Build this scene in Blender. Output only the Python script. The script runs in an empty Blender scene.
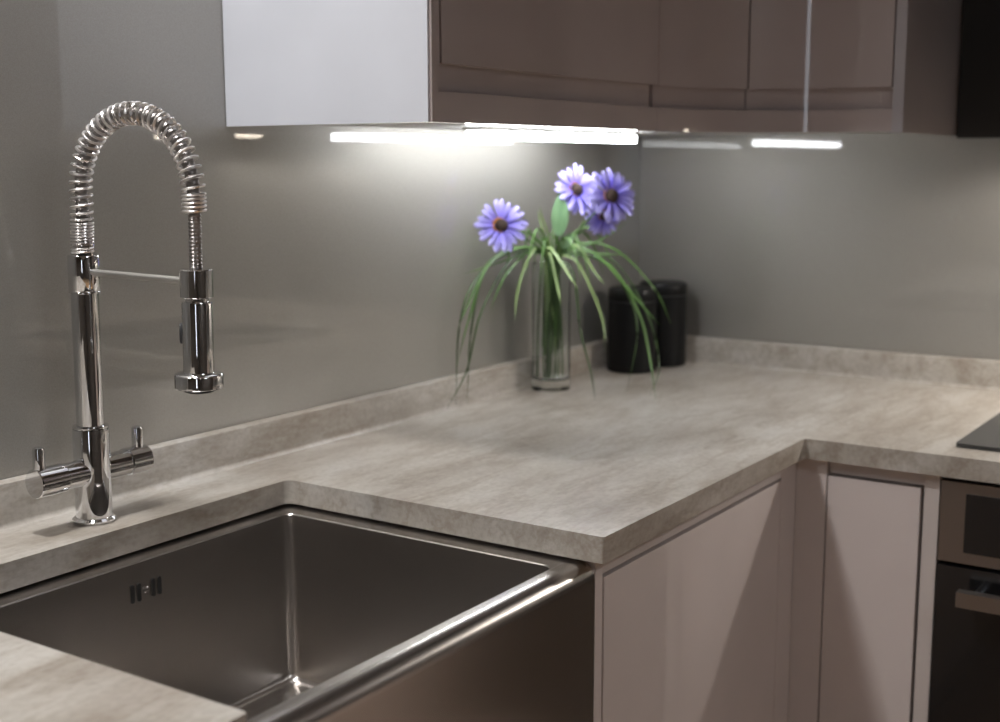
import bpy, bmesh, math, random
from mathutils import Vector, Matrix
random.seed(7)
PI = math.pi
S = bpy.context.scene
COL = S.collection
H = 0.90            # worktop height above the floor; all building coordinates have z = 0 on the worktop

# ------------------------------------------------------------------ camera
cam_d = bpy.data.cameras.new('camera')
cam = bpy.data.objects.new('camera', cam_d); COL.objects.link(cam)
yaw, pitch, roll = 0.59174, -0.15416, -0.00173
fwd = Vector((math.cos(yaw)*math.cos(pitch), math.sin(yaw)*math.cos(pitch), math.sin(pitch)))
rgt = Vector((math.sin(yaw), -math.cos(yaw), 0)); upv = rgt.cross(fwd)
r2 = rgt*math.cos(roll) + upv*math.sin(roll); u2 = upv*math.cos(roll) - rgt*math.sin(roll)
M = Matrix((r2, u2, -fwd)).transposed().to_4x4()
M.translation = Vector((-2.4937, -1.31, 0.4236 + H))
cam.matrix_world = M
cam_d.sensor_width = 36.0
cam_d.lens = 1279.68/1000*36.0
cam_d.clip_start = 0.05
cam_d.dof.use_dof = True
cam_d.dof.focus_distance = 1.45
cam_d.dof.aperture_fstop = 4.2
S.camera = cam

# ------------------------------------------------------------------ world, lights, exposure
S.view_settings.view_transform = 'Standard'
S.view_settings.look = 'None'
S.view_settings.gamma = 1.0
S.view_settings.use_curve_mapping = False
S.view_settings.exposure = 0.1
w = bpy.data.worlds.new('sky'); S.world = w; w.use_nodes = True
w.node_tree.nodes['Background'].inputs[0].default_value = (0.75, 0.86, 1.0, 1)
w.node_tree.nodes['Background'].inputs[1].default_value = 1.5

WIN = dict(y0=-2.60, y1=-2.36, z0=-0.10, z1=1.35)        # slim window in the wall behind the camera
def area(name, loc, rot, sx, sy, power, col):
    d = bpy.data.lights.new(name, 'AREA'); d.shape = 'RECTANGLE'; d.size = sx; d.size_y = sy
    d.energy = power; d.color = col
    o = bpy.data.objects.new(name, d); COL.objects.link(o)
    o.location = Vector(loc) + Vector((0, 0, H)); o.rotation_euler = rot
    return o
area('window_daylight', (-4.58, (WIN['y0']+WIN['y1'])/2, (WIN['z0']+WIN['z1'])/2),
     (0, -PI/2, 0), WIN['z1']-WIN['z0'], WIN['y1']-WIN['y0'], 2.2, (0.86, 0.90, 1.0))
FILL_STRENGTH = 6.0        # unseen ceiling panel, added as ambient fill for the room
LED_STRENGTH = 26.0         # strip under the wall cabinet
HOOD_POWER = 10.5           # lamps under the extractor hood
SPOT_POWER = 66.0           # ceiling downlights over the worktop
ROOM_SPOT_POWER = 100.0      # warm downlights over the floor

# ------------------------------------------------------------------ material helpers
def mat(name, col, rough=0.5, metal=0.0, **kw):
    m = bpy.data.materials.new(name); m.use_nodes = True
    b = m.node_tree.nodes['Principled BSDF']
    b.inputs['Base Color'].default_value = (*col, 1)
    b.inputs['Roughness'].default_value = rough
    b.inputs['Metallic'].default_value = metal
    for k, v in kw.items():
        b.inputs[k.replace('_', ' ')].default_value = v
    return m
def nodes(m):
    nt = m.node_tree
    return nt, nt.nodes, nt.links, nt.nodes['Principled BSDF']
def noise(nt, vec, scale, detail=4, rough=0.55, dist=0.0):
    n = nt.nodes.new('ShaderNodeTexNoise')
    n.inputs['Scale'].default_value = scale; n.inputs['Detail'].default_value = detail
    n.inputs['Roughness'].default_value = rough; n.inputs['Distortion'].default_value = dist
    if vec is not None: nt.links.new(vec, n.inputs['Vector'])
    return n.outputs['Fac']
def mapping(nt, scale=(1, 1, 1), rot=(0, 0, 0), loc=(0, 0, 0), coord='Object'):
    tc = nt.nodes.new('ShaderNodeTexCoord'); mp = nt.nodes.new('ShaderNodeMapping')
    mp.inputs['Scale'].default_value = scale; mp.inputs['Rotation'].default_value = rot
    mp.inputs['Location'].default_value = loc
    nt.links.new(tc.outputs[coord], mp.inputs['Vector'])
    return mp.outputs['Vector']
def ramp(nt, fac, stops):
    r = nt.nodes.new('ShaderNodeValToRGB')
    e = r.color_ramp.elements
    while len(e) < len(stops): e.new(0.5)
    for k, (p, c) in enumerate(stops):
        e[k].position = p; e[k].color = (*c, 1) if len(c) == 3 else c
    nt.links.new(fac, r.inputs['Fac'])
    return r.outputs['Color']
def mix(nt, fac, a, b, mode='MIX'):
    n = nt.nodes.new('ShaderNodeMix'); n.data_type = 'RGBA'; n.blend_type = mode
    for sock, v in ((n.inputs[0], fac), (n.inputs[6], a), (n.inputs[7], b)):
        if hasattr(v, 'is_output'): nt.links.new(v, sock)
        elif isinstance(v, (int, float)): sock.default_value = v
        else: sock.default_value = (*v, 1)
    return n.outputs[2]
def bump(nt, fac, strength, dist=0.001):
    n = nt.nodes.new('ShaderNodeBump'); n.inputs['Strength'].default_value = strength
    n.inputs['Distance'].default_value = dist
    nt.links.new(fac, n.inputs['Height']); return n.outputs['Normal']

# ---- worktop: beige-grey stone-look laminate with soft streaks
def worktop_mat():
    m = mat('worktop_stone', (0.42, 0.385, 0.34), 0.32)
    nt, N, L, b = nodes(m)
    v1 = mapping(nt, (2.2, 6.0, 6.0), (0, 0, -0.10))
    v2 = mapping(nt, (4.0, 11, 11), (0, 0, -0.20), (3, 1, 2))
    v3 = mapping(nt, (110, 150, 150))
    v4 = mapping(nt, (2.6, 8.5, 8.5), (0, 0, -0.28), (7, 2, 4))
    a = ramp(nt, noise(nt, v1, 1.5, 6, 0.6), [(0.33, (0.36, 0.315, 0.268)), (0.45, (0.445, 0.408, 0.362)), (0.55, (0.51, 0.478, 0.435)), (0.68, (0.55, 0.525, 0.49))])
    c = ramp(nt, noise(nt, v2, 1.6, 6, 0.65), [(0.34, (0.72, 0.68, 0.64)), (0.56, (1, 1, 1))])
    e_ = ramp(nt, noise(nt, v4, 1.5, 7, 0.62), [(0.45, (1, 1, 1)), (0.495, (0.70, 0.64, 0.575)), (0.54, (1, 1, 1))])
    d = ramp(nt, noise(nt, v3, 1.0, 3, 0.6), [(0.32, (0.78, 0.76, 0.74)), (0.58, (1, 1, 1))])
    col = mix(nt, 0.7, a, c, 'MULTIPLY')
    col = mix(nt, 0.55, col, e_, 'MULTIPLY')
    col = mix(nt, 0.7, col, d, 'MULTIPLY')
    L.new(col, b.inputs['Base Color'])
    L.new(bump(nt, noise(nt, v3, 2.0, 4), 0.12, 0.0006), b.inputs['Normal'])
    return m
M_TOP = worktop_mat()

# ---- back-painted glass: pearlescent taupe paint under a clear polished sheet
def glass_panel_mat():
    m = mat('backpainted_glass', (0.29, 0.275, 0.25), 0.52, 0.75)
    nt, N, L, b = nodes(m)
    b.inputs['Coat Weight'].default_value = 1.0
    b.inputs['Coat Roughness'].default_value = 0.02
    b.inputs['Coat IOR'].default_value = 1.65
    v = mapping(nt, (900, 900, 900))
    f = noise(nt, v, 1.0, 2)
    L.new(ramp(nt, f, [(0.3, (0.36, 0.345, 0.318)), (0.7, (0.425, 0.41, 0.378))]), b.inputs['Base Color'])
    return m
M_SPLASH = glass_panel_mat()
def gloss(name, col, rough=0.35, coat=1.0):
    m = mat(name, col, rough); nt, N, L, b = nodes(m)
    b.inputs['Coat Weight'].default_value = coat; b.inputs['Coat Roughness'].default_value = 0.03
    v = mapping(nt, (6, 6, 6)); f = noise(nt, v, 1.0, 2)
    hi = tuple(min(1, c*1.03) for c in col); lo = tuple(c*0.97 for c in col)
    L.new(ramp(nt, f, [(0.35, lo), (0.65, hi)]), b.inputs['Base Color'])
    return m
M_UPPER = gloss('taupe_gloss_lacquer', (0.43, 0.362, 0.348))
M_BASE = gloss('mushroom_gloss_lacquer', (0.66, 0.59, 0.57))
M_RAIL = gloss('rail_lacquer', (0.60, 0.54, 0.515), 0.3, 0.5)
M_SIDE = gloss('white_gable_laminate', (0.70, 0.72, 0.785), 0.45, 0.2)
M_EDGE_REFL = gloss('edge_reflection_tint', (0.40, 0.37, 0.385), 0.3, 0.5)  # reflection on the end panel's front edge, put into the colour
M_CARC = mat('carcass_white', (0.62, 0.61, 0.60), 0.5)
M_PLINTH = gloss('plinth_lacquer', (0.40, 0.35, 0.32))

def steel_mat():
    m = mat('brushed_steel', (0.50, 0.485, 0.47), 0.26, 1.0)
    nt, N, L, b = nodes(m)
    f = noise(nt, mapping(nt, (6, 260, 260)), 1.0, 2)
    L.new(ramp(nt, f, [(0.3, (0.485, 0.455, 0.43)), (0.7, (0.515, 0.485, 0.46))]), b.inputs['Base Color'])
    return m
M_STEEL = steel_mat()
def chrome_mat(name, col, rough):
    m = mat(name, col, rough, 1.0); nt, N, L, b = nodes(m)
    f = noise(nt, mapping(nt, (40, 40, 40)), 1.0, 3)
    L.new(ramp(nt, f, [(0.3, (rough*0.7,)*3), (0.8, (rough*1.4,)*3)]), b.inputs['Roughness'])
    return m
M_CHROME = chrome_mat('polished_chrome', (0.78, 0.78, 0.79), 0.04)
M_SPRING = chrome_mat('spring_wire', (0.88, 0.84, 0.82), 0.3)
M_SATIN = chrome_mat('satin_steel', (0.68, 0.66, 0.63), 0.3)
M_ARM = mat('satin_arm', (0.62, 0.60, 0.57), 0.42, 1.0)
M_HOSE = chrome_mat('corrugated_hose', (0.30, 0.28, 0.27), 0.38)
M_BLACK = mat('black_gap', (0.01, 0.01, 0.01), 0.6)
M_BLACKGLOSS = gloss('black_gloss', (0.008, 0.008, 0.009), 0.25, 0.6)
M_BLACKCAN = gloss('black_canister_enamel', (0.004, 0.004, 0.0045), 0.45, 0.12)
M_BLACKCAN.node_tree.nodes['Principled BSDF'].inputs['Specular IOR Level'].default_value = 0.2
M_HOB = gloss('black_ceramic_glass', (0.014, 0.016, 0.018), 0.18, 0.6)
M_HOBMARK = mat('hob_print', (0.16, 0.16, 0.17), 0.4)
M_OVENSTEEL = mat('oven_steel', (0.36, 0.33, 0.31), 0.33, 1.0)
M_HOODPANEL = mat('hood_black_panel', (0.016, 0.013, 0.011), 0.4)
M_RUBBER = mat('rubber_grey', (0.03, 0.03, 0.033), 0.5)
def emis(name, col, s):
    m = mat(name, (0.8, 0.8, 0.8), 0.5); nt, N, L, b = nodes(m)
    b.inputs['Emission Color'].default_value = (*col, 1); b.inputs['Emission Strength'].default_value = s
    return m
M_LED = emis('led_diffuser', (0.95, 0.98, 1.0), LED_STRENGTH)
M_HOODLAMP = emis('hood_lamp_lens', (1.0, 0.86, 0.70), 20)
M_FILL = emis('fill_diffuser', (0.90, 0.94, 1.0), FILL_STRENGTH)
M_LAMP = emis('downlight_lens', (1.0, 0.95, 0.9), 20)
def plaster(name, col):
    m = mat(name, col, 0.85); nt, N, L, b = nodes(m)
    f = noise(nt, mapping(nt, (30, 30, 30)), 1.0, 5)
    L.new(bump(nt, f, 0.1, 0.002), b.inputs['Normal'])
    L.new(ramp(nt, f, [(0.3, tuple(c*0.96 for c in col)), (0.7, col)]), b.inputs['Base Color'])
    return m
M_WALL = plaster('wall_paint', (0.42, 0.395, 0.36))
M_ROOMWALL = plaster('room_wall_paint', (0.13, 0.115, 0.10))
M_CEIL = plaster('ceiling_paint', (0.42, 0.40, 0.38))
def floor_mat():
    m = mat('polished_floor', (0.16, 0.12, 0.09), 0.16); nt, N, L, b = nodes(m)
    f = noise(nt, mapping(nt, (2, 2, 2)), 1.5, 6)
    L.new(ramp(nt, f, [(0.3, (0.30, 0.21, 0.135)), (0.7, (0.40, 0.29, 0.19))]), b.inputs['Base Color'])
    return m
M_FLOOR = floor_mat()
M_WINFRAME = mat('window_frame_white', (0.75, 0.75, 0.74), 0.4)
M_PANE = mat('window_glass', (1, 1, 1), 0.0, 0.0, Transmission_Weight=1.0, IOR=1.1)
M_VASE = mat('vase_glass', (0.93, 0.96, 0.95), 0.02, 0.0, Transmission_Weight=1.0, IOR=1.45)
def leaf_mat(name, lo, hi):
    m = mat(name, hi, 0.45); nt, N, L, b = nodes(m)
    f = noise(nt, mapping(nt, (25, 25, 8)), 1.0, 3)
    L.new(ramp(nt, f, [(0.3, lo), (0.75, hi)]), b.inputs['Base Color'])
    b.inputs['Subsurface Weight'].default_value = 0.0
    return m
M_BLADE = [leaf_mat('blade_pale', (0.18, 0.28, 0.085), (0.34, 0.45, 0.19)),
           leaf_mat('blade_mid', (0.07, 0.155, 0.034), (0.15, 0.29, 0.075)),
           leaf_mat('blade_dark', (0.032, 0.065, 0.018), (0.07, 0.125, 0.038))]
M_LEAF = leaf_mat('broad_leaf', (0.13, 0.27, 0.12), (0.30, 0.46, 0.26))
M_STEM = leaf_mat('stem_green', (0.03, 0.075, 0.016), (0.08, 0.16, 0.04))
def petal_mat():
    m = mat('violet_petal', (0.4, 0.36, 0.85), 0.55); nt, N, L, b = nodes(m)
    tc = nt.nodes.new('ShaderNodeTexCoord'); sx = nt.nodes.new('ShaderNodeSeparateXYZ')
    L.new(tc.outputs['Object'], sx.inputs[0])
    mr = nt.nodes.new('ShaderNodeMapRange'); mr.inputs[1].default_value = 0.006; mr.inputs[2].default_value = 0.046
    L.new(sx.outputs['X'], mr.inputs[0])
    L.new(ramp(nt, mr.outputs[0], [(0.0, (0.13, 0.09, 0.55)), (0.45, (0.27, 0.225, 0.74)), (1.0, (0.46, 0.42, 0.80))]), b.inputs['Base Color'])
    return m
M_PETAL = petal_mat()
def disc_mat():
    m = mat('daisy_disc', (0.03, 0.015, 0.01), 0.8); nt, N, L, b = nodes(m)
    f = noise(nt, mapping(nt, (350, 350, 350)), 1.0, 2)
    L.new(ramp(nt, f, [(0.35, (0.012, 0.008, 0.008)), (0.75, (0.07, 0.03, 0.012))]), b.inputs['Base Color'])
    return m
M_DISC = disc_mat()
M_DISCRING = mat('daisy_disc_ring', (0.50, 0.19, 0.03), 0.7)

# ------------------------------------------------------------------ object helpers
def thing(name, label, cat, loc, group=None, rot=None):
    o = bpy.data.objects.new(name, None); COL.objects.link(o)
    o.location = Vector(loc) + Vector((0, 0, H)); o.empty_display_size = 0.05
    if rot is not None: o.rotation_euler = rot
    o['label'] = label; o['category'] = cat
    if group: o['group'] = group
    return o
def origin_of(o):
    if o is None: return Vector((0, 0, -H))*0
    v = Vector(o.location)
    if o.parent is not None: return v + origin_of(o.parent)
    return v - Vector((0, 0, H))
def obj(name, bm, m, parent=None, loc=None, smooth=False, label=None, bevel=0.0, seg=2):
    """Link the bmesh (building coordinates) as one object whose origin sits at loc (or at the parent's)."""
    if bevel:
        es = [e for e in bm.edges if len(e.link_faces) == 2 and e.calc_face_angle(0) > 0.6]
        bmesh.ops.bevel(bm, geom=es, offset=bevel, segments=seg, profile=0.5, affect='EDGES')
    base = origin_of(parent) if parent is not None else Vector((0, 0, 0))
    L = Vector(loc) if loc is not None else base
    bmesh.ops.translate(bm, verts=bm.verts, vec=-L)
    bmesh.ops.recalc_face_normals(bm, faces=bm.faces)
    me = bpy.data.meshes.new(name); bm.to_mesh(me); bm.free()
    if smooth:
        for f in me.polygons: f.use_smooth = True
        try: me.set_sharp_from_angle(angle=math.radians(35))
        except Exception: pass
    me.materials.append(m)
    o = bpy.data.objects.new(name, me); COL.objects.link(o)
    if parent is not None:
        o.parent = parent; o.location = L - base
    else:
        o.location = L + Vector((0, 0, H))
    if label: o['label'] = label
    return o
def tag(o, label, cat, group=None):
    o['label'] = label; o['category'] = cat
    if group: o['group'] = group
    return o
def struct(o):
    o['kind'] = 'structure'; return o
def box(x0, x1, y0, y1, z0, z1, bm=None):
    bm = bm or bmesh.new()
    v = [bm.verts.new((x, y, z)) for x in (x0, x1) for y in (y0, y1) for z in (z0, z1)]
    for q in ((0, 1, 3, 2), (4, 6, 7, 5), (0, 4, 5, 1), (2, 3, 7, 6), (0, 2, 6, 4), (1, 5, 7, 3)):
        bm.faces.new([v[i] for i in q])
    return bm
def prism(poly, z0, z1, bm=None):
    bm = bm or bmesh.new()
    a = [bm.verts.new((x, y, z0)) for x, y in poly]; b = [bm.verts.new((x, y, z1)) for x, y in poly]
    n = len(poly)
    bm.faces.new(a[::-1]); bm.faces.new(b)
    for i in range(n): bm.faces.new((a[i], a[(i+1) % n], b[(i+1) % n], b[i]))
    return bm
def frame_axes(d):
    d = Vector(d).normalized()
    h = Vector((0, 0, 1)) if abs(d.z) < 0.9 else Vector((1, 0, 0))
    s = d.cross(h).normalized(); t = s.cross(d)
    return d, s, t
def lathe(prof, base, axis=(0, 0, 1), n=40, bm=None, caps=(True, True)):
    """profile [(radius, height)] turned about axis through base"""
    bm = bm or bmesh.new(); base = Vector(base); d, s, t = frame_axes(axis); rings = []
    for r, h in prof:
        c = base + d*h
        if r < 1e-6: rings.append([bm.verts.new(c)])
        else: rings.append([bm.verts.new(c + s*(r*math.cos(2*PI*i/n)) + t*(r*math.sin(2*PI*i/n))) for i in range(n)])
    for a, b in zip(rings, rings[1:]):
        for i in range(n):
            j = (i+1) % n
            if len(a) == 1 and len(b) == 1: continue
            if len(a) == 1: bm.faces.new((a[0], b[i], b[j]))
            elif len(b) == 1: bm.faces.new((a[i], a[j], b[0]))
            else: bm.faces.new((a[i], a[j], b[j], b[i]))
    if caps[0] and len(rings[0]) > 1: bm.faces.new(rings[0])
    if caps[1] and len(rings[-1]) > 1: bm.faces.new(rings[-1])
    return bm
def tube(pts, rad, n=10, bm=None, cap=True):
    bm = bm or bmesh.new(); pts = [Vector(p) for p in pts]; rings = []
    rads = rad if hasattr(rad, '__len__') else [rad]*len(pts)
    t0 = (pts[1]-pts[0]).normalized(); _, s, _ = frame_axes(t0)
    for i, p in enumerate(pts):
        t = (pts[min(i+1, len(pts)-1)] - pts[max(i-1, 0)]).normalized()
        s = (s - t*s.dot(t)).normalized(); b = t.cross(s)
        rings.append([bm.verts.new(p + s*(rads[i]*math.cos(2*PI*k/n)) + b*(rads[i]*math.sin(2*PI*k/n))) for k in range(n)])
    for a, b in zip(rings, rings[1:]):
        for k in range(n): bm.faces.new((a[k], a[(k+1) % n], b[(k+1) % n], b[k]))
    if cap: bm.faces.new(rings[0]); bm.faces.new(rings[-1])
    return bm
def spline(P, n):
    """Catmull-Rom through P"""
    P = [Vector(p) for p in P]; Q = [P[0]*2-P[1]] + P + [P[-1]*2-P[-2]]; out = []
    for i in range(1, len(Q)-2):
        for k in range(n):
            t = k/n; a, b, c, d = Q[i-1], Q[i], Q[i+1], Q[i+2]
            out.append(0.5*((2*b) + (c-a)*t + (2*a-5*b+4*c-d)*t*t + (3*b-a-3*c+d)*t**3))
    out.append(P[-1]); return out
def copy_tree(o, parent=None):
    c = o.copy(); COL.objects.link(c); c.parent = parent
    for ch in list(o.children): copy_tree(ch, c)
    return c

# ------------------------------------------------------------------ the room
X0, Y0, ZF, ZC = -4.60, -3.80, -H, 1.55
struct(obj('floor', box(X0-.1, 0.1, Y0-.1, 0.1, ZF-.1, ZF), M_FLOOR))
struct(obj('ceiling', box(X0-.1, 0.1, Y0-.1, 0.1, ZC, ZC+.1), M_CEIL))
struct(obj('wall_left', box(X0-.1, 0.107, 0.007, 0.107, ZF, ZC), M_WALL))
struct(obj('wall_right', box(0.007, 0.107, Y0-.1, 0.007, ZF, ZC), M_WALL))
struct(obj('wall_front', box(X0-.1, 0.007, Y0-.1, Y0, ZF, ZC), M_ROOMWALL))
bm = bmesh.new()
box(X0-.1, X0, Y0, WIN['y0'], ZF, ZC, bm); box(X0-.1, X0, WIN['y1'], 0.007, ZF, ZC, bm)
box(X0-.1, X0, WIN['y0'], WIN['y1'], ZF, WIN['z0'], bm); box(X0-.1, X0, WIN['y0'], WIN['y1'], WIN['z1'], ZC, bm)
struct(obj('wall_back', bm, M_ROOMWALL))
win = struct(obj('window_1', box(X0-.03, X0+.035, WIN['y0']-.03, WIN['y1']+.03, WIN['z0']-.03, WIN['z0']+.0), M_WINFRAME))
bm = bmesh.new()
for a, b in ((WIN['y0'], WIN['y0']+.03), (WIN['y1']-.03, WIN['y1'])): box(X0-.07, X0-.01, a, b, WIN['z0'], WIN['z1'], bm)
for a, b in ((WIN['z0'], WIN['z0']+.03), (WIN['z1']-.03, WIN['z1'])): box(X0-.07, X0-.01, WIN['y0'], WIN['y1'], a, b, bm)
obj('window_frame', bm, M_WINFRAME, win)
obj('pane', box(X0-.045, X0-.041, WIN['y0']+.03, WIN['y1']-.03, WIN['z0']+.03, WIN['z1']-.03), M_PANE, win)

# ------------------------------------------------------------------ worktop with upstands
D, TW, UP, UT = 0.62, 0.032, 0.0541, 0.020
XS, YS, XL = -1.2553, 0.1319, -1.8204
YB_END, XA_END = -2.70, -3.00
def rounded(poly_in, corner_r):
    out = []
    n = len(poly_in)
    for i, (x, y) in enumerate(poly_in):
        r = corner_r.get(i, 0)
        if r == 0: out.append((x, y)); continue
        p = Vector((x, y)); a = (Vector(poly_in[i-1])-p).normalized(); b = (Vector(poly_in[(i+1) % n])-p).normalized()
        c = p + (a+b)*r; s = p + a*r; e = p + b*r
        for k in range(7):
            t = k/6; q = (s-c)*math.cos(t*PI/2) + (e-c)*math.sin(t*PI/2) + c
            out.append((q.x, q.y))
    return out
pts = [(-.001, -.001), (XA_END, -.001), (XA_END, -D), (XL, -D), (XL, -YS), (XS, -YS), (XS, -D), (-D, -D), (-D, YB_END), (-.001, YB_END)]
poly = rounded(pts, {4: 0.012, 5: 0.012, 3: 0.003, 6: 0.003, 7: 0.006})
top = obj('kitchen_worktop', prism(poly, -TW, 0), M_TOP, bevel=0.0022, seg=2, loc=(-1.0, -0.3, -TW))
tag(top, 'L-shaped beige stone-look worktop with soft grey streaks and a low upstand', 'worktop')
UPROF = [(-.0005, .0002), (-.0005, UP), (-UT+.002, UP), (-UT+.0006, UP-.0006), (-UT, UP-.002), (-UT, .0075)]
for k in range(1, 7):
    a_ = k/6*PI/2; UPROF.append((-UT-.0073*(1-math.cos(a_)), .0075-.0073*math.sin(a_)))
def upstand(pt):
    bm = bmesh.new(); A = [bm.verts.new(pt(0, d, z)) for d, z in UPROF]; B = [bm.verts.new(pt(1, d, z)) for d, z in UPROF]
    n = len(UPROF)
    for i in range(n): bm.faces.new((A[i], A[(i+1) % n], B[(i+1) % n], B[i]))
    bm.faces.new(A); bm.faces.new(B[::-1])
    obj('upstand', bm, M_TOP, top, smooth=True)
upstand(lambda e, d, z: (XA_END if e == 0 else (-.0005 if d > -UT-.004 else -UT-.001), d, z))
upstand(lambda e, d, z: (d, YB_END if e == 0 else -UT-.0005, z))

# ------------------------------------------------------------------ glass splashbacks
GZ = 0.95
o = obj('glass_splashback', box(XA_END, .0064, .0004, .0064, UP+.0005, 1.45), M_SPLASH, bevel=0.0008, seg=1, loc=(-1.5, 0, UP))
tag(o, 'taupe back-painted glass splashback behind the tap and the flower vase', 'splashback')
o = obj('glass_splashback', box(.0004, .0064, YB_END, -.0002, UP+.0005, 1.45), M_SPLASH, bevel=0.0008, seg=1, loc=(0, -1.0, UP))
tag(o, 'grey-taupe glass splashback behind the hob, on the right of the corner', 'splashback')
GF = 0.0006   # clear of the glass

# ------------------------------------------------------------------ wall cabinets
ZU, DU = 0.4726, 0.3517
ZR0, ZR1, ZTOP = 0.512, 0.545, 1.25
XUA = -1.2188; XCUR = -0.610; RC = 0.258
w1 = thing('wall_cabinet', 'taupe gloss wall cabinet with a white end panel above the worktop', 'wall cabinet', (-0.9, -0.18, ZU))
obj('side_panel', box(XUA, XUA+.003, -DU+.004, -GF, ZU, ZTOP), M_SIDE, w1, label='white end panel')
obj('side_panel_edge', box(XUA+.0032, XUA+.019, -DU, -GF, ZU, ZTOP), M_UPPER, w1, bevel=0.0008, seg=1)
obj('bottom_panel', box(XUA+.0195, XCUR-.001, -DU+.020, -GF, ZU+.006, ZU+.022), M_CARC, w1)
obj('pelmet', box(XUA+.0195, XCUR-.0005, -DU+.001, -DU+.018, ZU, ZR0-.002), M_UPPER, w1, bevel=0.001)
obj('handle_rail', box(XUA+.0195, XCUR-.012, -DU+.011, -DU+.034, ZR0-.001, ZR1+.02), M_UPPER, w1)
obj('carcass', box(XUA+.0195, XCUR-.004, -DU+.036, -GF, ZR1-.01, ZTOP), M_CARC, w1)
obj('door', box(XUA+.0235, XCUR-.002, -DU, -DU+.019, ZR1, ZTOP), M_UPPER, w1, bevel=0.003, seg=3)

# the concave corner cabinet: two curved doors following a quarter circle
w2 = thing('wall_cabinet', 'concave curved corner wall cabinet in taupe gloss with two bowed doors', 'wall cabinet', (-0.2, -0.25, ZU))
CC = (XCUR, -DU-RC)          # centre of the arc, in the room
def arcpts(a0, a1, dr, n=14):
    return [(CC[0]+(RC+dr)*math.cos(a0+(a1-a0)*i/n), CC[1]+(RC+dr)*math.sin(a0+(a1-a0)*i/n)) for i in range(n+1)]
YE0, YE1 = -0.650, -0.668
def curved(a0, a1, d0, d1, z0, z1, tail=None, n=14):
    """strip between two offsets of the arc, with an optional straight run towards the end panel"""
    i = arcpts(a0, a1, d0, n); k = arcpts(a0, a1, d1, n)
    if tail is not None:
        i = [(CC[0]+RC+d0, tail)] + i; k = [(CC[0]+RC+d1, tail)] + k
    return prism(i + k[::-1], z0, z1)
mid = PI/4
obj('door', curved(mid+.006, PI/2-.004, 0, .019, ZR1, ZTOP), M_UPPER, w2, bevel=0.002, smooth=True)
obj('door', curved(.0, mid-.006, 0, .019, ZR1, ZTOP, YE0+.003), M_UPPER, w2, bevel=0.002, smooth=True)
obj('handle_rail', curved(mid+.004, PI/2-.004, .011, .034, ZR0-.001, ZR1+.02), M_UPPER, w2, smooth=True)
obj('handle_rail', curved(.0, mid-.004, .011, .034, ZR0-.001, ZR1+.02, YE0+.002), M_UPPER, w2, smooth=True)
obj('pelmet', curved(.0, PI/2, .001, .018, ZU, ZR0-.002, YE0+.0005), M_UPPER, w2, smooth=True, bevel=0.001)
obj('bottom_panel', prism(arcpts(0, PI/2, .02)+[(XCUR, -GF), (-GF, -GF), (-GF, YE0+.001), (CC[0]+RC+.02, YE0+.001)], ZU+.006, ZU+.022), M_CARC, w2)
obj('carcass', prism(arcpts(0, PI/2, .036)+[(XCUR, -GF), (-GF, -GF), (-GF, YE0+.001), (CC[0]+RC+.036, YE0+.001)], ZR1-.01, ZTOP), M_CARC, w2)
ep = obj('end_panel', box(-DU+.001, -GF, YE1, YE0, ZU-.002, ZTOP), M_UPPER, w2, bevel=0.0012)
obj('edge_reflection', box(-DU-.001, -DU+.0008, YE1, YE0, ZU-.002, ZTOP), M_EDGE_REFL, ep, label='front edge with a reflection painted pale')

# a further wall cabinet past the hood, out of the frame but mirrored in the glass
w3 = thing('wall_cabinet', 'taupe gloss wall cabinet on the right wall, past the extractor hood', 'wall cabinet', (-0.2, -2.1, ZU))
for y0, y1 in ((-2.05, -1.47), (-2.66, -2.06)):
    obj('door', box(-DU, -DU+.019, y0, y1, ZR1, ZTOP), M_UPPER, w3, bevel=0.003)
obj('handle_rail', box(-DU+.011, -DU+.034, -2.66, -1.47, ZR0-.001, ZR1+.02), M_UPPER, w3)
obj('pelmet', box(-DU+.001, -DU+.018, -2.66, -1.47, ZU, ZR0-.002), M_UPPER, w3)
obj('carcass', box(-DU+.036, -GF, -2.66, -1.47, ZU+.006, ZTOP), M_CARC, w3)
obj('end_panel', box(-DU-.001, -GF, -1.468, -1.45, ZU-.002, ZTOP), M_UPPER, w3, bevel=0.0012)

# ------------------------------------------------------------------ under-cabinet light strips
def led(x0, x1, y0, y1, label):
    t = thing('led_strip_light', label, 'strip light', ((x0+x1)/2, (y0+y1)/2, ZU-.007))
    obj('housing', box(x0-.004, x1+.004, y0-.004, y1+.004, ZU+.0002, ZU+.0058), M_SATIN, t, bevel=0.001)
    obj('diffuser', box(x0, x1, y0, y1, ZU-.013, ZU), M_LED, t, bevel=0.003)
led(-0.825, -0.312, -0.155, -0.125, 'bright white strip light under the taupe wall cabinet, above the flowers')

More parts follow.
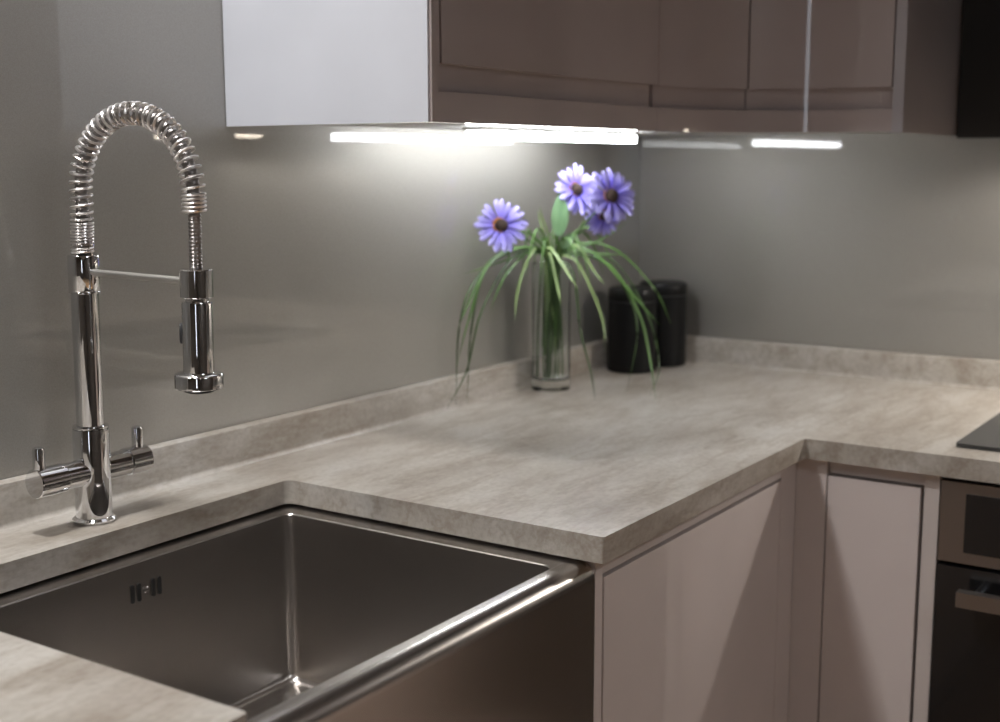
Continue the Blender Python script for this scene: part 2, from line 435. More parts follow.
# ------------------------------------------------------------------ base cabinets
YD = -0.60; ZP = -0.75          # door plane, top of plinth
def base_left():
    t = thing('base_cabinet', 'mushroom gloss base cabinet between the steel sink and the inner corner', 'base cabinet', (-0.93, -0.3, ZF))
    obj('side_panel', box(-1.2385, -1.2215, YD, -.02, ZF+.0, -TW-.001), M_BASE, t, bevel=0.001, seg=1)
    obj('handle_rail', box(-1.2213, -.662, YD, YD+.034, -.0560, -TW-.001), M_RAIL, t, bevel=0.001)
    obj('carcass', box(-1.2213, -.625, YD+.036, -.02, ZP, -TW-.001), M_CARC, t)
    obj('door', box(-1.2165, -.664, YD, YD+.019, ZP+.003, -.0615), M_BASE, t, bevel=0.002, seg=2)
    obj('corner_post', box(-.6615, -.5995, YD, YD+.019, ZP, -TW-.001), M_BASE, t, bevel=0.0008, seg=1)
    obj('plinth', box(-1.2213, -.56, YD+.06, YD+.075, ZF, ZP-.002), M_PLINTH, t)
base_left()
def base_right():
    t = thing('base_cabinet', 'narrow mushroom gloss base cabinet between the inner corner and the oven', 'base cabinet', (-0.3, -0.7, ZF))
    obj('corner_post', box(YD, YD+.019, -.6495, YD-.0005, ZP, -TW-.001), M_BASE, t, bevel=0.0008, seg=1)
    obj('handle_rail', box(YD+.010, YD+.034, -.797, -.650, -.0565, -TW-.001), M_RAIL, t)
    obj('carcass', box(YD+.036, -.02, -.797, -.606, ZP, -TW-.001), M_CARC, t)
    obj('door', box(YD, YD+.019, -.794, -.652, ZP+.003, -.0590), M_BASE, t, bevel=0.002)
    obj('side_panel', box(YD-.001, -.02, -.822, -.800, ZF, -TW-.001), M_RAIL, t, bevel=0.001, seg=1)
    obj('plinth', box(YD+.06, YD+.075, -.799, -.541, ZF, ZP-.002), M_PLINTH, t)
base_right()
def base_run(label, rect, face, splits):
    """plain unit: rect = x0,x1,y0,y1; face 'y' or 'x' tells which side carries the doors"""
    x0, x1, y0, y1, ztop = rect
    t = thing('base_cabinet', label, 'base cabinet', ((x0+x1)/2, (y0+y1)/2, ZF))
    if face == 'y':
        obj('carcass', box(x0, x1, YD+.036, -.02, ZP, ztop), M_CARC, t)
        obj('handle_rail', box(x0, x1, YD+.020, YD+.034, ztop-.04, ztop), M_RAIL, t)
        for a, b in splits: obj('door', box(a+.0015, b-.0015, YD, YD+.019, ZP+.003, ztop-.04), M_BASE, t, bevel=0.002)
        obj('plinth', box(x0, x1, YD+.06, YD+.075, ZF, ZP-.002), M_PLINTH, t)
    else:
        obj('carcass', box(YD+.036, -.02, y0, y1, ZP, ztop), M_CARC, t)
        obj('handle_rail', box(YD+.020, YD+.034, y0, y1, ztop-.04, ztop), M_RAIL, t)
        for a, b in splits: obj('door', box(YD, YD+.019, a+.0015, b-.0015, ZP+.003, ztop-.04), M_BASE, t, bevel=0.002)
        obj('plinth', box(YD+.06, YD+.075, y0, y1, ZF, ZP-.002), M_PLINTH, t)
base_run('mushroom gloss two-door base cabinet under the steel sink', (-1.838, -1.2395, -.6, 0, -.285), 'y', ((-1.838, -1.54), (-1.54, -1.2395)))
base_run('mushroom gloss base cabinet at the left end, past the sink', (XA_END, -1.8405, -.6, 0, -TW-.001), 'y', ((XA_END, -2.42), (-2.42, -1.8405)))
base_run('mushroom gloss base cabinet on the right wall, past the oven', (-.6, 0, YB_END, -1.424, -TW-.001), 'x', ((YB_END, -2.06), (-2.06, -1.424)))

# ------------------------------------------------------------------ farmhouse sink
SX0, SX1, SY0, SY1 = -1.795, -1.283, -0.570, -0.157      # bowl opening
ZS, ZB = -0.036, -0.268
sink = thing('farmhouse_sink', 'brushed stainless steel sink with a rounded front apron, set under the worktop', 'sink', (-1.539, -0.36, ZB))
def rr(x0, x1, y0, y1, r, n=6):
    out = []
    for cx, cy, a in ((x1-r, y1-r, 0), (x0+r, y1-r, PI/2), (x0+r, y0+r, PI), (x1-r, y0+r, 1.5*PI)):
        out += [(cx+r*math.cos(a+PI/2*k/n), cy+r*math.sin(a+PI/2*k/n)) for k in range(n+1)]
    return out
def bridge(bm, a, b):
    n = len(a)
    for i in range(n): bm.faces.new((a[i], a[(i+1) % n], b[(i+1) % n], b[i]))
def loop(bm, inset, z, r): return [bm.verts.new((x, y, z)) for x, y in rr(SX0+inset, SX1-inset, SY0+inset, SY1-inset, r)]
bm = bmesh.new()
R = 0.014; seq = [(-.0015, ZS+.0, .0155), (0, ZS-.0015, R), (.0015, ZS-.02, R), (.003, ZB+.014, R)]
for k in range(1, 6):
    a = k/5*PI/2
    seq.append((.003+.014*(1-math.cos(a)), ZB+.014-.014*math.sin(a), R+.0005*k))
ls = [loop(bm, *s) for s in seq]
for a, b in zip(ls, ls[1:]): bridge(bm, a, b)
# the floor of the bowl falls to the drain
cx, cy = (SX0+SX1)/2, (SY0+SY1)/2+.03
n = len(ls[-1])
dr = []
for v in ls[-1]:
    d = Vector((v.co.x-cx, v.co.y-cy)).normalized(); dr.append(bm.verts.new((cx+d.x*.045, cy+d.y*.045, ZB-.004)))
bridge(bm, ls[-1], dr)
obj('bowl', bm, M_STEEL, sink, smooth=True)
# rim: flat plate from the bowl edge out under the worktop
bm = bmesh.new()
inner = [bm.verts.new((x, y, ZS)) for x, y in rr(SX0-.0015, SX1+.0015, SY0-.0015, SY1+.0015, .0155)]
def outer_pt(x, y):
    q = Vector((x-cx, y-cy)); ox = (-1.838+SX0+0, 0)
    hx = (SX1-SX0)/2; hy0 = SY1-cy; hy1 = cy-SY0
    X = -1.2405 if q.x > hx-.02 else (-1.8375 if q.x < -hx+.02 else x)
    Y = -.108 if q.y > hy0-.02 else (-.5722 if q.y < -hy1+.02 else y)
    return X, Y
outer = [bm.verts.new((*outer_pt(v.co.x, v.co.y), ZS)) for v in inner]
bridge(bm, inner, outer)
bmesh.ops.remove_doubles(bm, verts=bm.verts, dist=1e-6)
obj('rim', bm, M_STEEL, sink, smooth=True)
# apron: rolled edge then the front sheet, returned at both ends
prof = [(-.5724, ZS), (-.575, ZS), (-.578, ZS), (-.581, ZS)]
for k in range(1, 9):
    a = k/8*PI/2; prof.append((-.581-.0205*math.sin(a), ZS-.0205*(1-math.cos(a))))
prof += [(-.6015, -.16), (-.6015, -.283), (-.580, -.283), (-.580, ZS-.02)]
bm = bmesh.new()
xa, xb = -1.8375, -1.2425
A = [bm.verts.new((xa, y, z)) for y, z in prof]; B = [bm.verts.new((xb, y, z)) for y, z in prof]
for i in range(len(prof)-1): bm.faces.new((A[i], A[i+1], B[i+1], B[i]))
for Lp in (A, B): bm.faces.new(Lp[3:])
obj('apron', bm, M_STEEL, sink, smooth=True)
# overflow: four slots around a screw
ov = obj('overflow', lathe([(.0042, 0), (.0042, .0012), (.0025, .0022), (0, .0022)], (-1.527, -.1592, -.072), (0, -1, 0), 16), M_CHROME, sink, smooth=True)
for dx in (-.0204, -.0106, .0106, .0198):
    poly = []
    for k in range(13):
        a = k/12*PI; poly.append((.0026*math.cos(a), .0085+.0026*math.sin(a)))
    for k in range(13):
        a = PI+k/12*PI; poly.append((.0026*math.cos(a), -.0085+.0026*math.sin(a)))
    bm = bmesh.new()
    a = [bm.verts.new((-1.527+dx+px, -.1580, -.072+pz)) for px, pz in poly]; b = [bm.verts.new((-1.527+dx+px, -.1600, -.072+pz)) for px, pz in poly]
    bm.faces.new(a); bm.faces.new(b[::-1]); bridge(bm, a, b)
    obj('slot', bm, M_BLACK, ov)
dr = obj('drain', lathe([(.046, -.003), (.046, .0005), (.040, .001), (.036, -.004), (.030, -.006), (0, -.006)], (cx, cy, ZB-.002), n=32), M_CHROME, sink, smooth=True)
obj('strainer', lathe([(.026, -.006), (.026, -.001), (.010, .001), (.008, .006), (0, .007)], (cx, cy, ZB-.001), n=28), M_CHROME, dr, smooth=True)

# ------------------------------------------------------------------ faucet
FX, FY = -1.531, -0.077
fc = thing('kitchen_faucet', 'chrome spring-neck kitchen tap with pull-down spray and two side levers', 'faucet', (FX, FY, 0))
def turned(name, prof, base, axis=(0, 0, 1), m=M_CHROME, parent=fc, n=48):
    return obj(name, lathe(prof, base, axis, n), m, parent, smooth=True)
turned('base_flange', [(.0245, 0.0003), (.0255, .0015), (.0255, .0035), (.0225, .006), (.0215, .006)], (FX, FY, 0))
turned('body', [(.0213, .005), (.0213, .1105), (.0207, .113), (.0170, .113)], (FX, FY, 0))
turned('body_ring', [(.0170, .113), (.0205, .1135), (.0208, .115), (.0205, .1165), (.0165, .117)], (FX, FY, 0))
turned('column', [(.0160, .116), (.0160, .277)], (FX, FY, 0))
turned('collar', [(.0160, .2735), (.0182, .2745), (.0182, .2755), (.0176, .2765), (.0182, .2775), (.0182, .3165), (.0175, .318), (.011, .318)], (FX, FY, 0))
def handle(sgn, x_end, split, off):
    x_in = FX + sgn*.012; L = abs(x_end-x_in); s = abs(split-x_in); zh = .0615
    t = turned('handle', [(.0158, 0), (.0158, s-.001), (.0148, s-.0005), (.0148, s+.0005), (.0172, s+.001), (.0172, L-.0012), (.0163, L), (0, L)], (x_in, FY, zh), (sgn, 0, 0))
    bm = lathe([(.0070, 0), (.0070, .0245), (.0060, .0275), (.0036, .0288), (0, .029)], (x_end - sgn*off, FY, zh+.0135), (0, 0, 1), 20)
    obj('lever', bm, M_CHROME, t, smooth=True)
handle(-1, -1.612, -1.574, .0075)
handle(1, -1.451, -1.482, .0110)
# neck path, in the plane x = FX
ZN = .318; RA_Y = (-.2635+FY)/2; HALF = (FY+.2635)/2
def neck(s):
    """s 0..1 from collar to the end of the spring"""
    P = NECK; k = s*(len(P)-1); i = min(int(k), len(P)-2); return P[i].lerp(P[i+1], k-i)
raw = [(FX, FY, .318), (FX, FY, .345), (FX, FY-.001, .370)]
zc0 = .385
for k in range(1, 24):
    a = PI*k/24
    raw.append((FX, RA_Y+HALF*math.cos(a), zc0+.0935*math.sin(a)**0.92))
raw += [(FX, FY-2*HALF, .382), (FX, FY-2*HALF, .372)]
dense = spline(raw, 12)
# resample by arc length
acc = [0]
for a, b in zip(dense, dense[1:]): acc.append(acc[-1]+(b-a).length)
def at_len(l):
    l = max(0, min(acc[-1], l)); lo, hi = 0, len(acc)-1
    while hi-lo > 1:
        mdl = (lo+hi)//2
        if acc[mdl] <= l: lo = mdl
        else: hi = mdl
    t = (l-acc[lo])/max(1e-9, acc[hi]-acc[lo]); return dense[lo].lerp(dense[hi], t)
TOT = acc[-1]
pts = []
pitch_fn = lambda l: .0036 if l < .034 else (.0036+(.0095-.0036)*min(1, (l-.034)/.02) if l < TOT-.022 else .0042)
l, ang = .0015, 0.0; NS = 18
rc = .0119; wire = .0017
side = Vector((1, 0, 0))
while l < TOT-.001:
    p = at_len(l); t = (at_len(l+.002)-at_len(l-.002)).normalized(); b = t.cross(side).normalized()
    pts.append(p + side*(rc*math.cos(ang)) + b*(rc*math.sin(ang)))
    l += pitch_fn(l)/NS; ang += 2*PI/NS
obj('spring', tube(pts, wire, 6), M_SPRING, fc, smooth=True, label='open coiled spring around the hose')
# inner hose, ribbed
hp = [at_len(TOT*k/160) for k in range(161)]
hp += [Vector((FX, FY-2*HALF, .372-.06*k/30)) for k in range(1, 31)]
rads = [.0064+(.0008 if k % 2 else 0) for k in range(len(hp))]
obj('hose', tube(hp, rads, 16), M_HOSE, fc, smooth=True)
SY = FY-2*HALF
obj('support_arm', tube([(FX, FY-.017, .2985), (FX, SY+.018, .2985)], .0040, 14), M_ARM, fc, smooth=True)
turned('holder', [(.010, .2815), (.0172, .2815), (.0180, .2825), (.0180, .3115), (.0172, .3125), (.0085, .3125)], (FX, SY, 0))
sh = turned('spray_head', [(.0125, .2812), (.0125, .2775), (.0163, .2770), (.0168, .2755), (.0168, .2000), (.0240, .1990), (.0258, .1980), (.0266, .1965), (.0266, .1832), (.0258, .1822), (.0160, .1812)], (FX, SY, 0))
obj('spray_face', lathe([(.0165, .1814), (.0165, .1785), (.0140, .1775), (0, .1775)], (FX, SY, 0), n=32), M_RUBBER, sh, smooth=True)
bd = Vector((-.558, .83, 0))
bm = bmesh.new(); c0 = Vector((FX, SY, .242)) + bd*.0160; sd = Vector((.83, .558, 0))
ring0, ring1 = [], []
for k in range(20):
    a = 2*PI*k/20; u_ = .0048*math.cos(a); v_ = .012*math.sin(a)
    ring0.append(bm.verts.new(c0+sd*u_+Vector((0, 0, v_)))); ring1.append(bm.verts.new(c0+bd*.0032+sd*(u_*.85)+Vector((0, 0, v_*.92))))
bm.faces.new(ring0); bm.faces.new(ring1[::-1]); bridge(bm, ring0, ring1)
obj('button', bm, M_RUBBER, sh, smooth=True)

fc.location.z += 0.0004
fc.rotation_euler = (math.radians(0.8), 0, 0)      # the tall column leans very slightly over the sink

# ------------------------------------------------------------------ hob, oven, hood
hob = thing('induction_hob', 'flat black glass hob set on the worktop near the oven', 'hob', (-.30, -1.125, 0))
obj('glass_top', prism(rounded([(-.554, -1.42), (-.060, -1.42), (-.060, -.829), (-.554, -.829)], {0: .006, 1: .006, 2: .006, 3: .006}), .0004, .0062), M_HOB, hob, bevel=0.0018, seg=2)
for hx, hy, hr in ((-.42, -1.00, .075), (-.19, -1.00, .09), (-.42, -1.25, .09), (-.19, -1.25, .075)):
    obj('cooking_zone', lathe([(hr-.0012, .0063), (hr-.0012, .00645), (hr, .00645), (hr, .0063)], (hx, hy, 0), n=48), M_HOBMARK, hob)
ovn = thing('built_in_oven', 'black glass built-in oven with steel control panel and bar handle', 'oven', (-.3, -1.12, -.66))
OY0, OY1 = -1.420, -.8245
obj('casing', box(-.575, -.03, OY0+.004, OY1-.004, -.66, -.040), M_BLACKGLOSS, ovn)
cp = obj('control_panel', box(-.603, -.576, OY0, OY1, -.163, -.0415), M_OVENSTEEL, ovn, bevel=0.0015)
obj('display', box(-.6045, -.6025, OY0+.16, -.861, -.146, -.057), M_BLACKGLOSS, cp, bevel=0.0006, seg=1)
od = obj('oven_door', box(-.605, -.576, OY0, OY1, -.655, -.169), M_BLACKGLOSS, ovn, bevel=0.002)
obj('handle', box(-.652, -.634, OY0+.03, OY1-.041, -.214, -.192), M_OVENSTEEL, od, bevel=0.003)
for yy in (OY0+.05, OY1-.066): obj('handle_mount', lathe([(.007, 0), (.007, .031)], (-.636, yy, -.198), (1, 0, 0), 20), M_CHROME, od, smooth=True)
obj('drawer_front', box(-.600, -.581, OY0, OY1, ZP+.003, -.664), M_BASE, ovn, bevel=0.002)
hd = thing('extractor_hood', 'black extractor hood on the right wall above the hob', 'extractor hood', (-.2, -1.1, .466))
obj('back_panel', box(-.030, -GF, -1.445, -.672, .466, 1.45), M_HOODPANEL, hd, bevel=0.001)
obj('canopy', prism([(-.031, -.80), (-.031, -1.44), (-.355, -1.44), (-.355, -.822)], .500, .556), M_OVENSTEEL, hd, bevel=0.002)
obj('filter', box(-.32, -.05, -1.40, -.84, .492, .4998), M_SATIN, hd)
for ly in (-.98, -1.27):
    lp = obj('hood_lamp', lathe([(0, 0), (.028, 0), (.032, .002), (.032, .006), (0, .006)], (-.19, ly, .4855), n=28), M_HOODLAMP, hd, smooth=True)
    d = bpy.data.lights.new('hood_lamp_beam', 'SPOT'); d.energy = HOOD_POWER; d.color = (1.0, 0.94, 0.87)
    d.spot_size = math.radians(165); d.spot_blend = 0.3; d.shadow_soft_size = 0.025
    o = bpy.data.objects.new('hood_lamp_beam', d); COL.objects.link(o); o.location = (-.19, ly, .482+H)
obj('chimney', box(-.27, -.031, -1.26, -.98, .5565, 1.50), M_OVENSTEEL, hd, bevel=0.002)

# ------------------------------------------------------------------ black canisters
def canister(loc, r, h, label):
    t = thing('canister', label, 'canister', (*loc, 0), 'black kitchen canisters in the corner')
    b = (*loc, 0)
    obj('body', lathe([(r-.004, .0003), (r-.001, .002), (r, .006), (r, h-.030), (r-.0015, h-.028), (r-.006, h-.0275)], b, n=56), M_BLACKCAN, t, smooth=True)
    ld = obj('lid', lathe([(r-.006, h-.0275), (r-.001, h-.0265), (r+.0005, h-.024), (r+.0005, h-.006), (r-.002, h-.002), (r-.007, h), (0, h)], b, n=56), M_BLACKCAN, t, smooth=True)
    obj('lid_seal', lathe([(r-.0055, h-.0283), (r+.0002, h-.0283), (r+.0002, h-.0268), (r-.0055, h-.0268)], b, n=56), M_RUBBER, ld, smooth=True)
canister((-.187, -.086), .0495, .172, 'black enamel canister standing in front, partly behind the grass blades')
canister((-.078, -.100), .0495, .176, 'black enamel canister at the back, nearest the right wall')

# ------------------------------------------------------------------ vase with flowers and grass
VX, VY = -.468, -.064
vase = thing('glass_vase', 'clear straight glass vase with a thick base holding flowers and grass', 'vase', (VX, VY, 0))
R0 = .0365
obj('vessel', lathe([(0, .0004), (R0-.003, .0004), (R0-.0005, .003), (R0, .008), (R0-.0005, .10), (R0, .238), (R0-.0012, .2395), (R0-.0026, .238), (R0-.0031, .10), (R0-.0036, .026), (R0-.010, .0205), (0, .0195)], (VX, VY, 0), n=56), M_VASE, vase, smooth=True)

blades = [
  ([(0.005,-0.007,0.251),(0.018,-0.053,0.267),(0.031,-0.100,0.239),(0.047,-0.151,0.179),(0.059,-0.195,0.130)], .0085, 1),
  ([(0.005,-0.007,0.255),(0.041,-0.052,0.275),(0.079,-0.099,0.258),(0.121,-0.153,0.188),(0.143,-0.177,0.123)], .0060, 1),
  ([(0.003,-0.004,0.248),(0.009,-0.045,0.245),(0.011,-0.079,0.193),(0.008,-0.106,0.136),(-0.005,-0.118,0.091)], .0060, 0),
  ([(-0.014,0.003,0.252),(-0.033,-0.017,0.269),(-0.045,-0.050,0.242),(-0.060,-0.076,0.221),(-0.076,-0.102,0.202)], .0060, 0),
  ([(-0.014,0.003,0.248),(-0.029,-0.015,0.257),(-0.042,-0.036,0.212),(-0.058,-0.052,0.190),(-0.076,-0.067,0.171)], .0055, 0),
  ([(-0.004,-0.012,0.241),(-0.006,-0.050,0.224),(-0.017,-0.073,0.122),(-0.025,-0.101,0.045),(-0.075,-0.138,0.006)], .0045, 2),
  ([(0.005,-0.007,0.251),(0.038,-0.097,0.240),(0.051,-0.157,0.150),(0.043,-0.185,0.070),(-0.01,-0.225,0.006)], .0055, 1),
  ([(0.005,-0.007,0.248),(0.035,-0.088,0.242),(0.047,-0.142,0.173),(0.036,-0.162,0.108),(0.009,-0.157,0.011)], .0042, 2),
  ([(0.005,-0.007,0.251),(0.047,-0.097,0.249),(0.073,-0.162,0.148),(0.073,-0.189,0.053),(0.013,-0.202,0.006)], .0042, 2),
  ([(0.003,-0.004,0.244),(0.022,-0.029,0.262),(0.044,-0.057,0.273),(0.064,-0.082,0.288),(0.089,-0.114,0.315)], .0045, 1),
  ([(0.003,-0.004,0.248),(0.015,-0.035,0.259),(0.028,-0.068,0.258),(0.041,-0.101,0.256),(0.056,-0.137,0.255)], .0045, 1),
  ([(0.003,-0.004,0.250),(-0.006,-0.035,0.270),(-0.015,-0.068,0.271),(-0.020,-0.104,0.228),(-0.032,-0.132,0.207)], .0058, 0),
  ([(-0.004,0.005,0.248),(-0.039,0.009,0.268),(-0.075,0.012,0.232),(-0.105,0.008,0.186),(-0.130,-0.004,0.144)], .0062, 0),
  ([(-0.004,0.005,0.248),(-0.039,0.020,0.264),(-0.101,0.030,0.227),(-0.130,0.032,0.197),(-0.153,0.032,0.165)], .0055, 1),
  ([(-0.004,0.005,0.251),(-0.055,0.028,0.270),(-0.152,0.034,0.251),(-0.227,0.034,0.172),(-0.251,0.034,0.140)], .0052, 1),
  ([(-0.004,0.005,0.251),(-0.062,0.022,0.270),(-0.172,0.026,0.243),(-0.228,0.028,0.152),(-0.260,0.030,0.079)], .0048, 1),
  ([(-0.004,0.005,0.250),(-0.088,0.030,0.266),(-0.199,0.034,0.220),(-0.248,0.034,0.138),(-0.258,0.034,0.006)], .0045, 2),
  ([(-0.004,0.005,0.250),(-0.072,0.030,0.262),(-0.168,0.034,0.234),(-0.212,0.034,0.130),(-0.232,0.029,0.006)], .0048, 2),
  ([(-0.004,0.005,0.250),(-0.088,0.025,0.255),(-0.184,0.030,0.166),(-0.228,0.032,0.065),(-0.285,0.034,0.006)], .0042, 2),
  ([(-0.002,0.002,0.248),(-0.004,0.010,0.277),(-0.005,0.016,0.299),(-0.006,0.022,0.318),(-0.006,0.026,0.336)], .0040, 0),
  ([(-0.002,0.002,0.248),(-0.007,0.001,0.278),(-0.014,0.003,0.304),(-0.023,0.007,0.326),(-0.029,0.007,0.344)], .0035, 0),
  ([(0.002,-0.002,0.248),(0.012,-0.018,0.268),(0.022,-0.033,0.285),(0.029,-0.044,0.303),(0.036,-0.054,0.327)], .0050, 1),
  ([(-0.004,0.005,0.248),(-0.026,0.025,0.257),(-0.082,0.030,0.253),(-0.153,0.034,0.242),(-0.235,0.034,0.233)], .0045, 1),
  ([(-0.002,0.002,0.248),(0.007,-0.006,0.281),(0.012,-0.009,0.327),(0.013,-0.006,0.373),(0.018,-0.009,0.407)], .0030, 1),
]
grass = thing('grass_plant', 'arching green grass blades spilling out of the glass vase', 'plant', (VX, VY, .022))
def blade_mesh(path, wdt):
    bm = bmesh.new(); P = spline([Vector(p)+Vector((VX, VY, 0)) for p in path], 6); n = len(P); rows = []
    for i, p in enumerate(P):
        t = (P[min(i+1, n-1)]-P[max(i-1, 0)]).normalized()
        sd = t.cross(Vector((0, 0, 1)))
        if sd.length < 0.25: sd = Vector((.83, .558, 0)).cross(t) if False else Vector((.558, -.83, 0))
        sd = (sd - t*sd.dot(t)).normalized()
        vw = Vector((.82, .55, -.15)); alt = t.cross(vw).normalized()
        if alt.dot(sd) < 0: alt = -alt
        sd = (sd*0.6+alt*0.7).normalized()
        nn = t.cross(sd).normalized(); s = i/(n-1)
        ww = wdt*.5*(0.62+0.38*math.sin(min(1, s*2.2)*PI/2))*(1 if s < .7 else max(.10, 1-((s-.7)/.3)**1.6))
        th = .00045
        rows.append([bm.verts.new(q) for q in (p-sd*ww, p-nn*(.16*ww+th), p+sd*ww, p-nn*.16*ww+nn*th)])
    for a, b in zip(rows, rows[1:]):
        for k in range(4): bm.faces.new((a[k], a[(k+1) % 4], b[(k+1) % 4], b[k]))
    bm.faces.new(rows[0]); bm.faces.new(rows[-1])
    return bm
rnd = random.Random(3)
for k in range(14):
    az = 2*PI*k/14+rnd.uniform(-.2, .2); L_ = rnd.uniform(.07, .13); rise = rnd.uniform(.02, .05)
    dx_, dy_ = math.cos(az), math.sin(az)
    cl = lambda v: min(v, .03)
    blades.append(([(dx_*.006, dy_*.006, .246), (dx_*L_*.3, cl(dy_*L_*.3), .252+rise*.8), (dx_*L_*.6, cl(dy_*L_*.6), .254+rise), (dx_*L_*.85, cl(dy_*L_*.85), .235+rise*.5), (dx_*L_, cl(dy_*L_), .205)], rnd.uniform(.0032, .0045), rnd.choice((0, 1, 1))))
for path, wdt, mi in blades:
    # the blade goes on down inside the vase
    foot = (rnd.uniform(-.016, .016), rnd.uniform(-.016, .016), .05+rnd.uniform(0, .06))
    full = [foot, (path[0][0]*.9+foot[0]*.2, path[0][1]*.9+foot[1]*.2, .19)] + path
    obj('blade', blade_mesh(full, wdt), M_BLADE[mi], grass, smooth=True)

for k in range(8):
    a_ = 2*PI*k/8+rnd.uniform(-.2, .2); q = rnd.uniform(.012, .026)
    obj('stem', tube(spline([(VX+math.cos(a_)*q, VY+math.sin(a_)*q, .024), (VX+math.cos(a_+.3)*q, VY+math.sin(a_+.3)*q, .13), (VX+math.cos(a_+.5)*q*.8, VY+math.sin(a_+.5)*q*.8, .247)], 6), [.0017]*12+[.0010], 7), M_STEM, grass, smooth=True)

# ---- daisies: each a thing with its petals, disc and stem
def petal_me():
    bm = bmesh.new(); rows = []; n = 8
    for i in range(n+1):
        s = i/n; x = .006+.041*s
        ww = .0013+.0046*math.sin(min(1, s*1.25)*PI/2)*(1 if s < .8 else math.sqrt(max(0.02, 1-((s-.8)/.2)**2)))
        z = .0035*math.sin(s*PI*.9)+.0005
        rows.append([bm.verts.new(q) for q in ((x, -ww, z+.0008), (x, -ww*.4, z-.0002), (x, 0, z+.0005), (x, ww*.4, z-.0002), (x, ww, z+.0008), (x, 0, z-.0009))])
    for a, b in zip(rows, rows[1:]):
        for k in range(6): bm.faces.new((a[k], a[(k+1) % 6], b[(k+1) % 6], b[k]))
    bm.faces.new(rows[0]); bm.faces.new(rows[-1])
    bmesh.ops.recalc_face_normals(bm, faces=bm.faces)
    me = bpy.data.meshes.new('petal'); bm.to_mesh(me); bm.free()
    for f in me.polygons: f.use_smooth = True
    me.materials.append(M_PETAL); return me
PETAL = petal_me()
def daisy(head, normal, size, label, seed, n=19, stem_mid=None, droop=0.0):
    rn = random.Random(seed)
    hv = Vector((VX, VY, 0))+Vector(head)
    t = thing('daisy', label, 'flower', (VX, VY, .022), 'violet daisies in the glass vase')
    nz, sx_, sy_ = frame_axes(normal)
    Q = Matrix((sx_, sy_, nz)).transposed().to_4x4()
    hub = hv - (Vector((VX, VY, .022)))
    for k in range(n):
        a = 2*PI*k/n + rn.uniform(-.07, .07)
        o = bpy.data.objects.new('petal', PETAL); COL.objects.link(o); o.parent = t
        tilt = -.10 + droop + rn.uniform(-.13, .13) + (.12 if k % 2 else 0)
        sc = size*rn.uniform(.90, 1.06)
        o.matrix_local = Matrix.Translation(hub) @ Q @ Matrix.Rotation(a, 4, 'Z') @ Matrix.Rotation(tilt, 4, 'Y') @ Matrix.Diagonal((sc, sc*rn.uniform(.95, 1.15), sc, 1))
    dm = obj('disc', lathe([(.0112*size, -.001), (.0116*size, .003*size), (.0100*size, .0072*size), (.006*size, .0098*size), (0, .0104*size)], hv, normal, 20), M_DISC, t, smooth=True)
    obj('disc_ring', lathe([(.0130*size, .000), (.0132*size, .003*size), (.0115*size, .0058*size), (.0095*size, .003*size)], hv+Vector((-.22, .33, .05))*.008*size, normal, 24), M_DISCRING, t, smooth=True)
    obj('calyx', lathe([(.003, -.010), (.008, -.006), (.010, -.001), (.004, .0)], hv, normal, 14), M_STEM, t, smooth=True)
    fx, fy = rn.uniform(-.012, .012), rn.uniform(-.012, .012)
    mids = stem_mid or (head[0]*.25, head[1]*.25, .25)
    P = spline([(VX+fx, VY+fy, .024), (VX+fx*.6, VY+fy*.6, .15), (VX+mids[0], VY+mids[1], mids[2]), tuple(hv-Vector(normal).normalized()*.009)], 8)
    obj('stem', tube(P, .0019, 8), M_STEM, t, smooth=True)
    return t, P
daisy((-.155, .008, .314), (-.80, -.58, .22), 1.0, 'violet daisy on the left, leaning alone towards the tap', 11, stem_mid=(-.02, .004, .255))
daisy((.027, -.036, .373), (-.48, -.85, .25), 1.02, 'violet daisy in the middle, highest over the vase and half hidden by another', 12)
daisy((.018, -.114, .362), (-.45, -.84, .28), 1.12, 'violet daisy on the right, its dark centre in full view', 13, stem_mid=(.004, -.014, .25))
daisy((.050, -.082, .327), (-.50, -.80, -.22), .86, 'violet daisy lowest on the right, hidden behind the front bloom', 14, stem_mid=(.008, -.01, .25))

# broad leaves
def broad_leaf(base, tip, wdt, name, label):
    bm = bmesh.new(); b = Vector(base)+Vector((VX, VY, 0)); e = Vector(tip)+Vector((VX, VY, 0))
    t = (e-b); sd = t.normalized().cross(Vector((.75, .62, -.2))).normalized(); nn = t.normalized().cross(sd)
    rows = []; n = 12
    for i in range(n+1):
        s = i/n; ww = wdt*.5*max(.04, math.sin(PI*s**.85)**.7); c = b+t*s+nn*(.006*math.sin(PI*s))
        rows.append([bm.verts.new(q) for q in (c-sd*ww+nn*.003, c-sd*ww*.5+nn*.0008, c, c+sd*ww*.5+nn*.0008, c+sd*ww+nn*.003, c-nn*.0008)])
    for a, q in zip(rows, rows[1:]):
        for k in range(6): bm.faces.new((a[k], a[(k+1) % 6], q[(k+1) % 6], q[k]))
    bm.faces.new(rows[0]); bm.faces.new(rows[-1])
    lf = thing(name, label, 'leaf', (VX, VY, .022))
    obj('leaf_blade', bm, M_LEAF, lf, smooth=True)
    obj('stalk', tube(spline([(VX, VY, .024), (VX+base[0]*.4, VY+base[1]*.4, .16), tuple(b+t*.05)], 6), .0014, 8), M_STEM, lf, smooth=True)
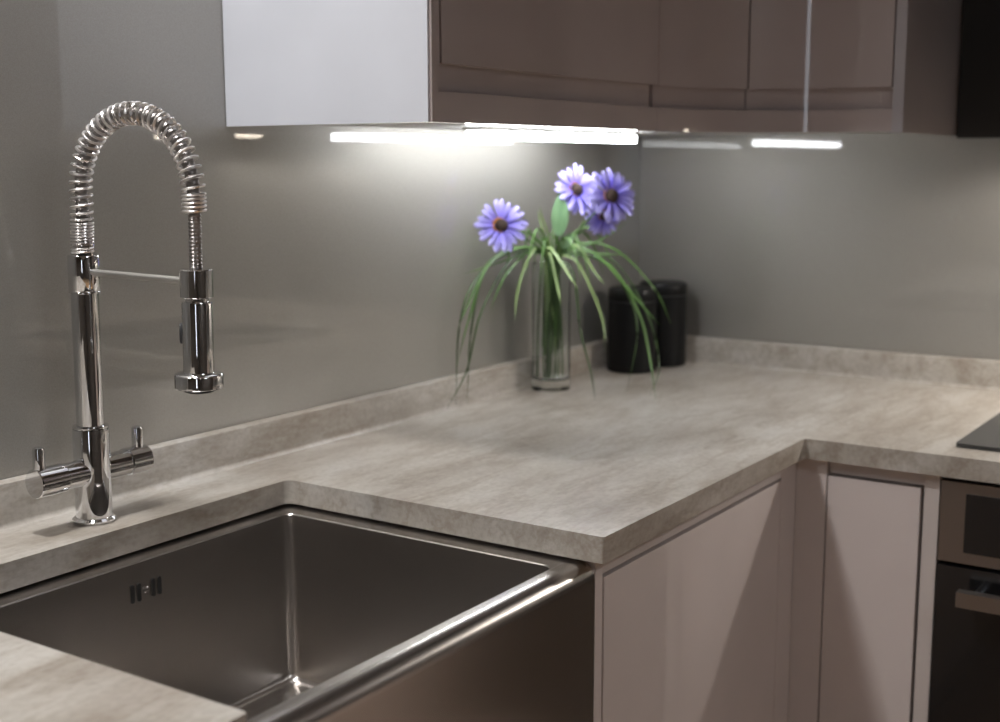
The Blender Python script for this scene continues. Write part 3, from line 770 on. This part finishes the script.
broad_leaf((-.008, -.020, .288), (-.006, -.022, .368), .032, 'leaf_stem', 'broad rounded green leaf upright below the middle daisy')
broad_leaf((-.012, -.030, .268), (-.014, -.055, .298), .020, 'leaf_stem', 'small pale green leaf at the mouth of the vase')

# ------------------------------------------------------------------ added ambient fill panel, out of view
def panel(x, y, label):
    t = thing('ambient_fill_panel', label, 'ceiling light', (x, y, ZC-.03))
    bm = bmesh.new()
    for a in ((x-.33, x-.30, y-.63, y+.63), (x+.30, x+.33, y-.63, y+.63), (x-.30, x+.30, y-.63, y-.60), (x-.30, x+.30, y+.60, y+.63)): box(*a, ZC-.03, ZC-.0005, bm)
    obj('frame', bm, M_SATIN, t)
    obj('diffuser', box(x-.298, x+.298, y-.598, y+.598, ZC-.022, ZC-.012), M_FILL, t)
panel(-2.0, -2.9, 'long white fill panel added on the ceiling over the middle of the room')

# ------------------------------------------------------------------ ceiling downlights
for dx, dy, pos, pw, colr, ang in ((-3.0, -.17, 'at the left end of the worktop', SPOT_POWER, (0.98, 0.97, 0.96), 140), (-1.78, -.17, 'close to the wall above the sink', SPOT_POWER, (0.98, 0.97, 0.96), 140),
                         (-1.35, -1.95, 'over the floor by the oven', ROOM_SPOT_POWER, (1.0, 0.78, 0.54), 66), (-2.7, -1.95, 'over the floor behind the viewer', ROOM_SPOT_POWER, (1.0, 0.78, 0.54), 66)):
    t = thing('ceiling_downlight', 'recessed ceiling downlight %s' % pos, 'downlight', (dx, dy, ZC-.012), 'recessed ceiling downlights')
    obj('trim_ring', lathe([(.045, .0118), (.058, .0118), (.058, .006), (.053, .002), (.045, .006)], (dx, dy, ZC-.012), n=28), M_CHROME, t, smooth=True)
    obj('lens', lathe([(0, .006), (.045, .006), (.045, .0115), (0, .0115)], (dx, dy, ZC-.012), n=24), M_LAMP, t)
    d = bpy.data.lights.new('downlight_beam', 'SPOT'); d.energy = pw; d.color = colr
    d.spot_size = math.radians(ang); d.spot_blend = 0.6; d.shadow_soft_size = 0.09
    o = bpy.data.objects.new('downlight_beam', d); COL.objects.link(o); o.location = (dx, dy, ZC-.02+H)
